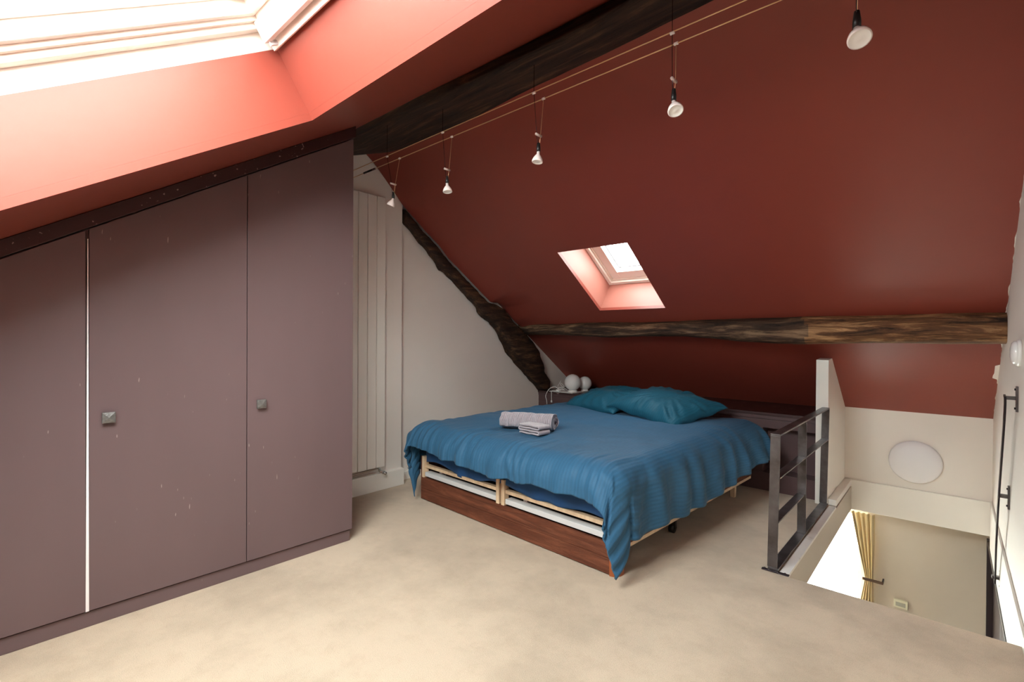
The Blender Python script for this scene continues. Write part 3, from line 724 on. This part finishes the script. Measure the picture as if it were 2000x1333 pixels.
bmesh.ops.remove_doubles(bm, verts=bm.verts, dist=.0005)
bmobj('mattress_body', bm, SHEET, mtr, smooth=True)
# skirt of the fitted sheet hanging at the foot
bm = bmesh.new(); rows = []
for i in range(121):
    x = .03+1.70*i/120; hang = .283+.030*noise.noise(Vector((x*3, 1, 0)))+.012*math.sin(x*9)
    rows.append([bm.verts.new((x, .028-.012*q+.012*math.sin(x*26+3*noise.noise(Vector((x*4, 0, 0))))*q*.7, (.40+(hang-.40)*q)-.32)) for q in [k/6 for k in range(7)]])
for a, b in zip(rows, rows[1:]):
    for q in range(6): bm.faces.new((a[q], b[q], b[q+1], a[q+1]))
sk = bmobj('fitted_sheet', bm, SHEET, mtr, smooth=True); sk.modifiers.new('s', 'SOLIDIFY').thickness = .002; sk.modifiers['s'].offset = 0

# duvet: cloth rectangle laid over the mattress, overhanging three sides
def fb(p, s=0): return noise.noise(Vector(p)+Vector((s, s*1.7, 0)))
MX0, MX1, MY0 = -.04, 1.80, -.08            # support rectangle (bed coordinates); far end stays on the bed
OL, OR, OF = .37, .355, .188                # cloth beyond the support on left, right, foot
r_ = .125; TOP = .600
def duvet_pt(a, b):
    qx = min(max(a, MX0+.10), MX1-.10); qy = max(b, MY0+.10)
    dx, dy = a-qx, b-qy; L_ = math.hypot(dx, dy)
    x, y = qx, qy
    z = TOP+.014*fb((a*2.2, b*2.2, 0))+.007*fb((a*5, b*5, 3))-.03*max(0, (b-1.2)/.9)*0
    # long soft ridges lying along the bed
    if L_ < 1e-9:
        return Vector((x, y, z))
    nx, ny = dx/L_, dy/L_
    foot = abs(ny); sidew = abs(nx)
    rr = r_*(1.0+.25*foot)
    if dx and dy: tang = (b if dx else a)*0+1.3+math.atan2(abs(dy), abs(dx))*L_*.45
    else: tang = a if dy else b
    arc = rr*math.pi/2
    if L_ < arc:
        o = rr*math.sin(L_/rr); z -= rr*(1-math.cos(L_/rr)); dwn = 0
    else:
        dwn = (L_-arc)*(1+.30*2*abs(nx)*abs(ny)); o = rr+(.02-.10*foot*foot*min(1, dwn/.1)*.5)*dwn; z -= rr+dwn
    # gathers: vertical folds that deepen towards the hem
    g = min(1, max(0, (L_-.06)/.25))
    ph = tang*(26 if sidew > foot else 34)+3.2*fb((tang*2.1, L_*1.5, 5))
    amp = (.018*sidew+.010*foot)*g
    corner = (2*sidew*foot)
    o += amp*math.sin(ph)+.012*g*fb((tang*12, L_*4, 9))+.03*corner*g+.10*corner*dwn*(1 if dx > 0 else 0)
    if sidew > .9 and dx > 0: o += .05*max(0, b)*g
    z += .006*g*math.cos(ph*.7)
    x += nx*o; y += ny*o
    x += (-.15 if dx > 0 else .30)*corner*dwn
    if corner > 0:      # big soft fold at the corner
        ang = math.atan2(abs(ny), abs(nx)); w_ = .03*g*corner*math.sin(ang*6)
        x += -ny*w_; y += nx*w_
    return Vector((x, y, z))
A0, A1, B0, B1 = MX0-OL, MX1+OR, MY0-OF, 2.03
NX, NY = 330, 320
bm = bmesh.new(); uvl = bm.loops.layers.uv.new('UVMap'); V = []
def puff(a, b): return 1
for i in range(NX+1):
    a = A0+(A1-A0)*i/NX; row = []
    for j in range(NY+1):
        b = B0+(B1-B0)*j/NY
        # wavy hem: cloth edge position varies
        bb_ = b
        if b < MY0: bb_ = MY0+(b-MY0)*(1-.10*fb((a*2.3, 0, 4))-.18*math.exp(-((a-.05)/.35)**2)-.05*math.sin(a*5+.6))
        aa = a
        if a > MX1: aa = MX1+(a-MX1)*(1-.10*fb((0, b*2.1, 8))-.30*max(0, min(1, (b-.9)/.8)))
        p = duvet_pt(aa, bb_)
        # head end droops a little on the sides and thins
        e = (B1-b)
        if e < .12: p.z -= .035*(1-e/.12)**2
        # keep clear of the gable wall on the left
        row.append((bm.verts.new(p), (a, b)))
    V.append(row)
for i in range(NX):
    for j in range(NY):
        q = (V[i][j], V[i+1][j], V[i+1][j+1], V[i][j+1]); f = bm.faces.new([t[0] for t in q])
        for lp, t in zip(f.loops, q): lp[uvl].uv = t[1]
# small wrinkles pushed along the normal
bm.normal_update()
mv = []
for i in range(NX+1):
    for j in range(NY+1):
        v, (a, b) = V[i][j]
        edge = min(1, max(0, (.35-(b-MY0))/.35))          # close to the foot edge: short gathers running over the edge
        wv = .0075*edge*math.sin(a*95+5*fb((a*5, b*4, 1)))*max(0, .5+fb((a*4, b*3, 6)))
        es = min(1, max(0, (a-(MX1-.30))/.3))
        wv += .0045*es*(1-abs(2*min(1, es)-1)*.3)*math.sin(b*52+4*fb((b*4, a*5, 2)))*max(0, .3+fb((b*2.5, a*3, 7))*1.6)
        wv += .004*fb((a*9, b*9, 11))
        el = min(1, max(0, (.3-a)/.3)); wv += .006*el*math.sin(b*40+4*fb((b*3, a*5, 12)))*max(0, .3+fb((b*3, a*3, 13)))
        mv.append((v, v.normal*wv))
for v, d in mv: v.co += d
dv = bmobj('duvet', bm, DUVET, None, smooth=True)
dv.location = (-3.035, 2.314, 0); dv.rotation_euler.z = BR
s_ = dv.modifiers.new('s', 'SOLIDIFY'); s_.thickness = .012; s_.offset = -1
prop(dv, label='teal-blue striped duvet spread over the bed with its corner hanging to the floor', cat='duvet')

# pillows
def pillow(name, cx, cy, cz, lx, ly, h, rz, tx, ty, seed, label):
    bm = bmesh.new(); uvl = bm.loops.layers.uv.new('UVMap'); N = 64; g = {}
    for sd in (1, -1):
        for i in range(N+1):
            for j in range(N+1):
                u_, v_ = 2*i/N-1, 2*j/N-1
                px = u_*(1-.075*(1-v_*v_)); 
                px = u_*(1-.07*(1-v_**2)*abs(u_)**3); py = v_*(1-.09*(1-u_**2)*abs(v_)**3)
                t_ = max(0, (1-abs(u_)**2.6))*max(0, (1-abs(v_)**2.6))
                hh = h*(t_**.52)
                rad = max(abs(u_), abs(v_)); wr = 0
                an = math.atan2(v_, u_)
                wr = .016*math.sin(an*17+4*fb((u_*2, v_*2, seed)))*rad**2*(1-rad**6)*2.0*max(0, .45+fb((u_*2.5, v_*2.5, seed+3)))
                wr += .020*fb((u_*2.6, v_*2.6, seed+5))*(t_**.5)
                z = sd*hh*(1 if sd > 0 else .55)+(wr if sd > 0 else wr*.4)*(1 if t_ > 0 else 0)
                if sd < 0 and (i in (0, N) or j in (0, N)): g[sd, i, j] = g[1, i, j]; continue
                ed = .010*math.sin(8*u_+seed)*abs(v_)**8+.010*math.sin(9*v_+seed)*abs(u_)**8
                g[sd, i, j] = bm.verts.new((px*lx/2, py*ly/2, z+ed))
    for sd in (1, -1):
        for i in range(N):
            for j in range(N):
                q = [(i, j), (i+1, j), (i+1, j+1), (i, j+1)]
                if sd < 0: q = q[::-1]
                try: f = bm.faces.new([g[sd, a, b] for a, b in q])
                except ValueError: continue
                for lp, (a, b) in zip(f.loops, q): lp[uvl].uv = (a/N*lx, b/N*ly)
    o = bmobj(name, bm, PILLOW, None, smooth=True)
    o.location = (cx, cy, cz); o.rotation_euler = (tx, ty, rz)
    return prop(o, label=label, cat='pillow')
pillow('pillow', -2.42, 4.06, .66, .74, .60, .105, math.radians(-17), math.radians(13), math.radians(-2), 1, 'blue pillow nearer the globe lamps, partly under the other pillow')
pillow('pillow', -1.80, 3.92, .675, .76, .64, .115, math.radians(-17), math.radians(10), math.radians(7), 7, 'blue pillow nearer the stair railing, lapping over its neighbour')

# towels
def spiral(name, L_, R, turns, mat, parent=None):
    bm = bmesh.new(); n = 90; out = []
    for i in range(n+1):
        t = i/n; a = turns*2*math.pi*t; r = .012+(R-.012)*t; out.append((r*math.cos(a), r*math.sin(a)*.86))
    th = R/turns*.46; rows = []
    NXl = 90
    for k_ in range(NXl+1):
        x = -L_/2+L_*k_/NXl; row = []
        rib = .0028*math.sin(k_*2*math.pi*28/NXl)
        endf = .004*(1 if k_ in (0, NXl) else 0)
        for (a, b) in out:
            r = math.hypot(a, b); s = (r+rib-endf*0)/r
            w_ = .004*fb((x*14, r*30, 2))
            row.append(bm.verts.new((x+.010*fb((a*30, b*30, 3+(k_ > NXl/2)))*abs(2*k_/NXl-1)**4, a*s, b*s+w_)))
        rows.append(row)
    for a, b in zip(rows, rows[1:]):
        for j in range(n): bm.faces.new((a[j], a[j+1], b[j+1], b[j]))
    o = bmobj(name, bm, mat, parent, smooth=True); m = o.modifiers.new('s', 'SOLIDIFY'); m.thickness = th; m.offset = -1
    return o
rz_ = math.atan2(2.80-2.68, -2.05+2.46)
t1 = spiral('bath_towel', .40, .062, 2.6, TOWEL); t1.location = (-2.235, 2.66, .655); t1.rotation_euler = (0, math.radians(-1.5), rz_)
prop(t1, label='mauve-grey ribbed bath towel rolled up on the blue duvet', cat='towel')
# small folded towel: one strip folded in a zigzag
bm = bmesh.new(); path = []
W_, T_, Ln = .165, .012, 6
for k_ in range(4):
    zz = .010+k_*.017; s = 1 if k_ % 2 == 0 else -1
    for q in range(9): path.append(Vector((s*(-W_/2+W_*q/8)+.003*math.sin(k_*2.1), 0, zz+.0015*math.sin(q*1.3+k_))))
    if k_ < 3:
        for q in range(1, 5):
            an = -math.pi/2+math.pi*q/5; path.append(Vector((s*(W_/2+.0085*math.cos(an)), 0, zz+.0085+.0085*math.sin(an))))
rows = []
for j in range(25):
    y = -.055+.11*j/24; rows.append([bm.verts.new((p.x+.003*fb((y*20, p.z*40, 1)), y+.004*fb((p.x*30, p.z*60, 4)), p.z)) for p in path])
for a, b in zip(rows, rows[1:]):
    for j in range(len(path)-1): bm.faces.new((a[j], a[j+1], b[j+1], b[j]))
t2 = bmobj('hand_towel', bm, TOWEL, smooth=True); m = t2.modifiers.new('s', 'SOLIDIFY'); m.thickness = .0095; m.offset = 0
t2.location = (-2.075, 2.52, .607); t2.rotation_euler = (0, 0, math.radians(-3))
prop(t2, label='small mauve-grey towel folded flat in front of the rolled towel', cat='towel')

# ------------------------------------------------------------------ globe lamps, tray and cables on the ledge
def globe(x, y, z, r, label):
    e = empty('globe_lamp', (x, y, z), label=label, cat='lamp')
    Lz('base', [(0, 0), (r*.55, 0), (r*.55, .012), (r*.45, .018), (0, .018)], Matrix(), WPLAST, e)
    pr = [(r*math.sin(q), .014+r*.97-r*math.cos(q)) for q in [math.pi*(.13+.87*j/24) for j in range(25)]]; pr[-1] = (0, pr[-1][1])
    Lz('globe_shade', pr, Matrix(), GLOBE, e, 36)
    return e
GL1 = globe(-3.15, 4.50, .652, .092, 'larger-looking white globe lamp in front on the ledge tray')
globe(-3.12, 4.70, .6452, .078, 'white globe lamp standing behind the other globe by the wall slope')
tr = empty('lamp_tray', (-3.22, 4.46, .6455), label='small white bracket tray under the front globe lamp at the ledge end', cat='tray')
B('plate', -3.385, -3.065, 4.375, 4.60, .6455, .6515, WPLAST, bev=.001).parent = tr; tr.children[0].matrix_parent_inverse = Matrix.Translation(-tr.location)
g1_cord = T('cord', cat_rom([(-3.24, 4.50, .661), (-3.30, 4.44, .675), (-3.34, 4.42, .70), (-3.38, 4.37, .672), (-3.415, 4.352, .60), (-3.40, 4.35, .54), (-3.40, 4.355, .50)], 8), .0032, WPLAST)
g1_cord.parent = GL1; g1_cord.matrix_parent_inverse = Matrix.Translation(-GL1.location)
sw = T('switch_cord', cat_rom([(-3.34, 4.45, .656), (-3.345, 4.371, .655), (-3.345, 4.366, .62), (-3.345, 4.368, .545)], 6), .003, WPLAST, label='short white cord hanging straight down in front of the ledge with a switch', cat='cord')
Lz('switch_knob', [(0, -.014), (.007, -.012), (.010, -.002), (.008, .010), (0, .014)], Matrix.Translation((-3.345, 4.368, .535)), WPLAST, sw)
pts = [(-3.24, 4.53, .66), (-3.30, 4.50, .70), (-3.34, 4.52, .74), (-3.31, 4.56, .69), (-3.36, 4.50, .67), (-3.30, 4.47, .69), (-3.26, 4.50, .665), (-3.32, 4.54, .665), (-3.37, 4.52, .69), (-3.36, 4.57, .76)]
T('tangled_cable', cat_rom(pts, 8), .003, WPLAST, label='tangle of thin white cable lying on the tray beside the front globe', cat='cord')
B('adapter_plug', -3.315, -3.275, 4.41, 4.445, .6517, .672, WPLAST, bev=.004, label='small white plug lying on the tray at the ledge end', cat='plug')

# ------------------------------------------------------------------ cable light system
CZ = 2.300; YA, YB = 1.672, 1.606
for y, z, lb in ((YA, CZ, 'lower-looking bare tension cable of the low-voltage lights, farther from the ridge beam foot'), (YB, CZ+.004, 'upper-looking bare tension cable of the low-voltage lights, along the ridge beam')):
    T('tension_cable', [(XP+.001, y, z)]+[(x/10, y, z) for x in range(-34, 26, 2)]+[(2.599, y, z)], .0022, BRASSC, n=6,
      label={YA: 'bare tension cable of the spot lights, the lower of the two parallel lines', YB: 'bare tension cable of the spot lights, the upper of the two parallel lines'}[y], cat='cable', group='light cables')
def spot(xa, xb, zs, zb, tilt, spin, size, label, stubA=.0, stubB=.12):
    ym = (YA+YB)/2
    e = empty('spot_lamp', ((xa+xb)/2, ym, zb), label=label, cat='spotlight', group='spotlights on the cables')
    def ep(o): o.parent = e; o.matrix_parent_inverse = Matrix.Translation(-e.location); return o
    xm = (xa+xb)/2
    for x, y, st in ((xa, YA, stubA), (xb, YB, stubB)):
        dx = .010 if y == YA else -.010
        ep(T('wire', [(x-.0+.0*dx, y, CZ+st), (x, y, CZ), (xm, ym+(.013 if y == YA else -.013), zs), (xm, ym+(.006 if y == YA else -.006), zb+.062*size)], .0012, BLACKST if y == YB else BRASSC, n=5))
        ep(T('clip', [(x-.007, y, CZ), (x+.007, y, CZ)], .0055, WPLAST))
    ep(T('spreader', [(xm, ym-.019, zs), (xm, ym+.019, zs)], .0055, M_SPR))
    ax = Vector((math.sin(tilt)*math.cos(spin), math.sin(tilt)*math.sin(spin), -math.cos(tilt)))    # facing direction
    q = Vector((0, 0, 1)).rotation_difference(ax).to_matrix().to_4x4()
    top = Vector((xm, ym, zb+.035*size)); Mt = Matrix.Translation(top) @ q @ Matrix.Scale(size, 4)
    ep(T('socket', [(xm, ym, zb+.075*size), (xm, ym, zb+.052*size), tuple(top)], [.006*size, .009*size, .009*size], BLACK))
    ep(Lz('bulb', [(0, -.002), (.007, 0), (.008, .014), (.014, .020), (.022, .034), (.0252, .045), (.0252, .049), (.0225, .050)], Mt, M_BULB, n=32))
    ep(Lz('bulb_lens', [(.0225, .0495), (.018, .0475), (.010, .0465), (.005, .048), (0, .048)], Mt, M_LENS, n=32))
M_SPR = M_('clear_acrylic_spreader', (.55, .42, .38), .3)
M_BULB = M_('white_reflector_bulb', (.86, .74, .70), .25)
M_LENS = M_('frosted_bulb_lens', (.90, .86, .82), .15)
R_ = math.radians
spot(-.19, -.215, 2.25, 2.075, R_(32), R_(-70), 1.15, 'reflector spotlight nearest the camera, at the right end of the row')
spot(-.735, -.72, 2.155, 2.045, R_(28), R_(-50), 1.05, 'second reflector spotlight from the right, below the end of the visible ridge beam')
spot(-1.335, -1.335, 2.13, 2.025, R_(8), R_(-100), .95, 'middle one of the five reflector spotlights on the cables')
spot(-1.945, -1.94, 2.12, 2.015, R_(10), R_(-20), .95, 'second reflector spotlight from the wardrobe, against the red slope')
spot(-2.41, -2.44, 2.145, 2.03, R_(25), R_(200), .90, 'reflector spotlight nearest the wardrobe, in front of the radiator', stubB=.18)
T('cable_turnbuckle', [(-2.80, YA, CZ), (-2.67, YA, CZ)], [.006, .006], BLACKST, label='small black turnbuckle tightening the cable next to the wardrobe top', cat='turnbuckle')
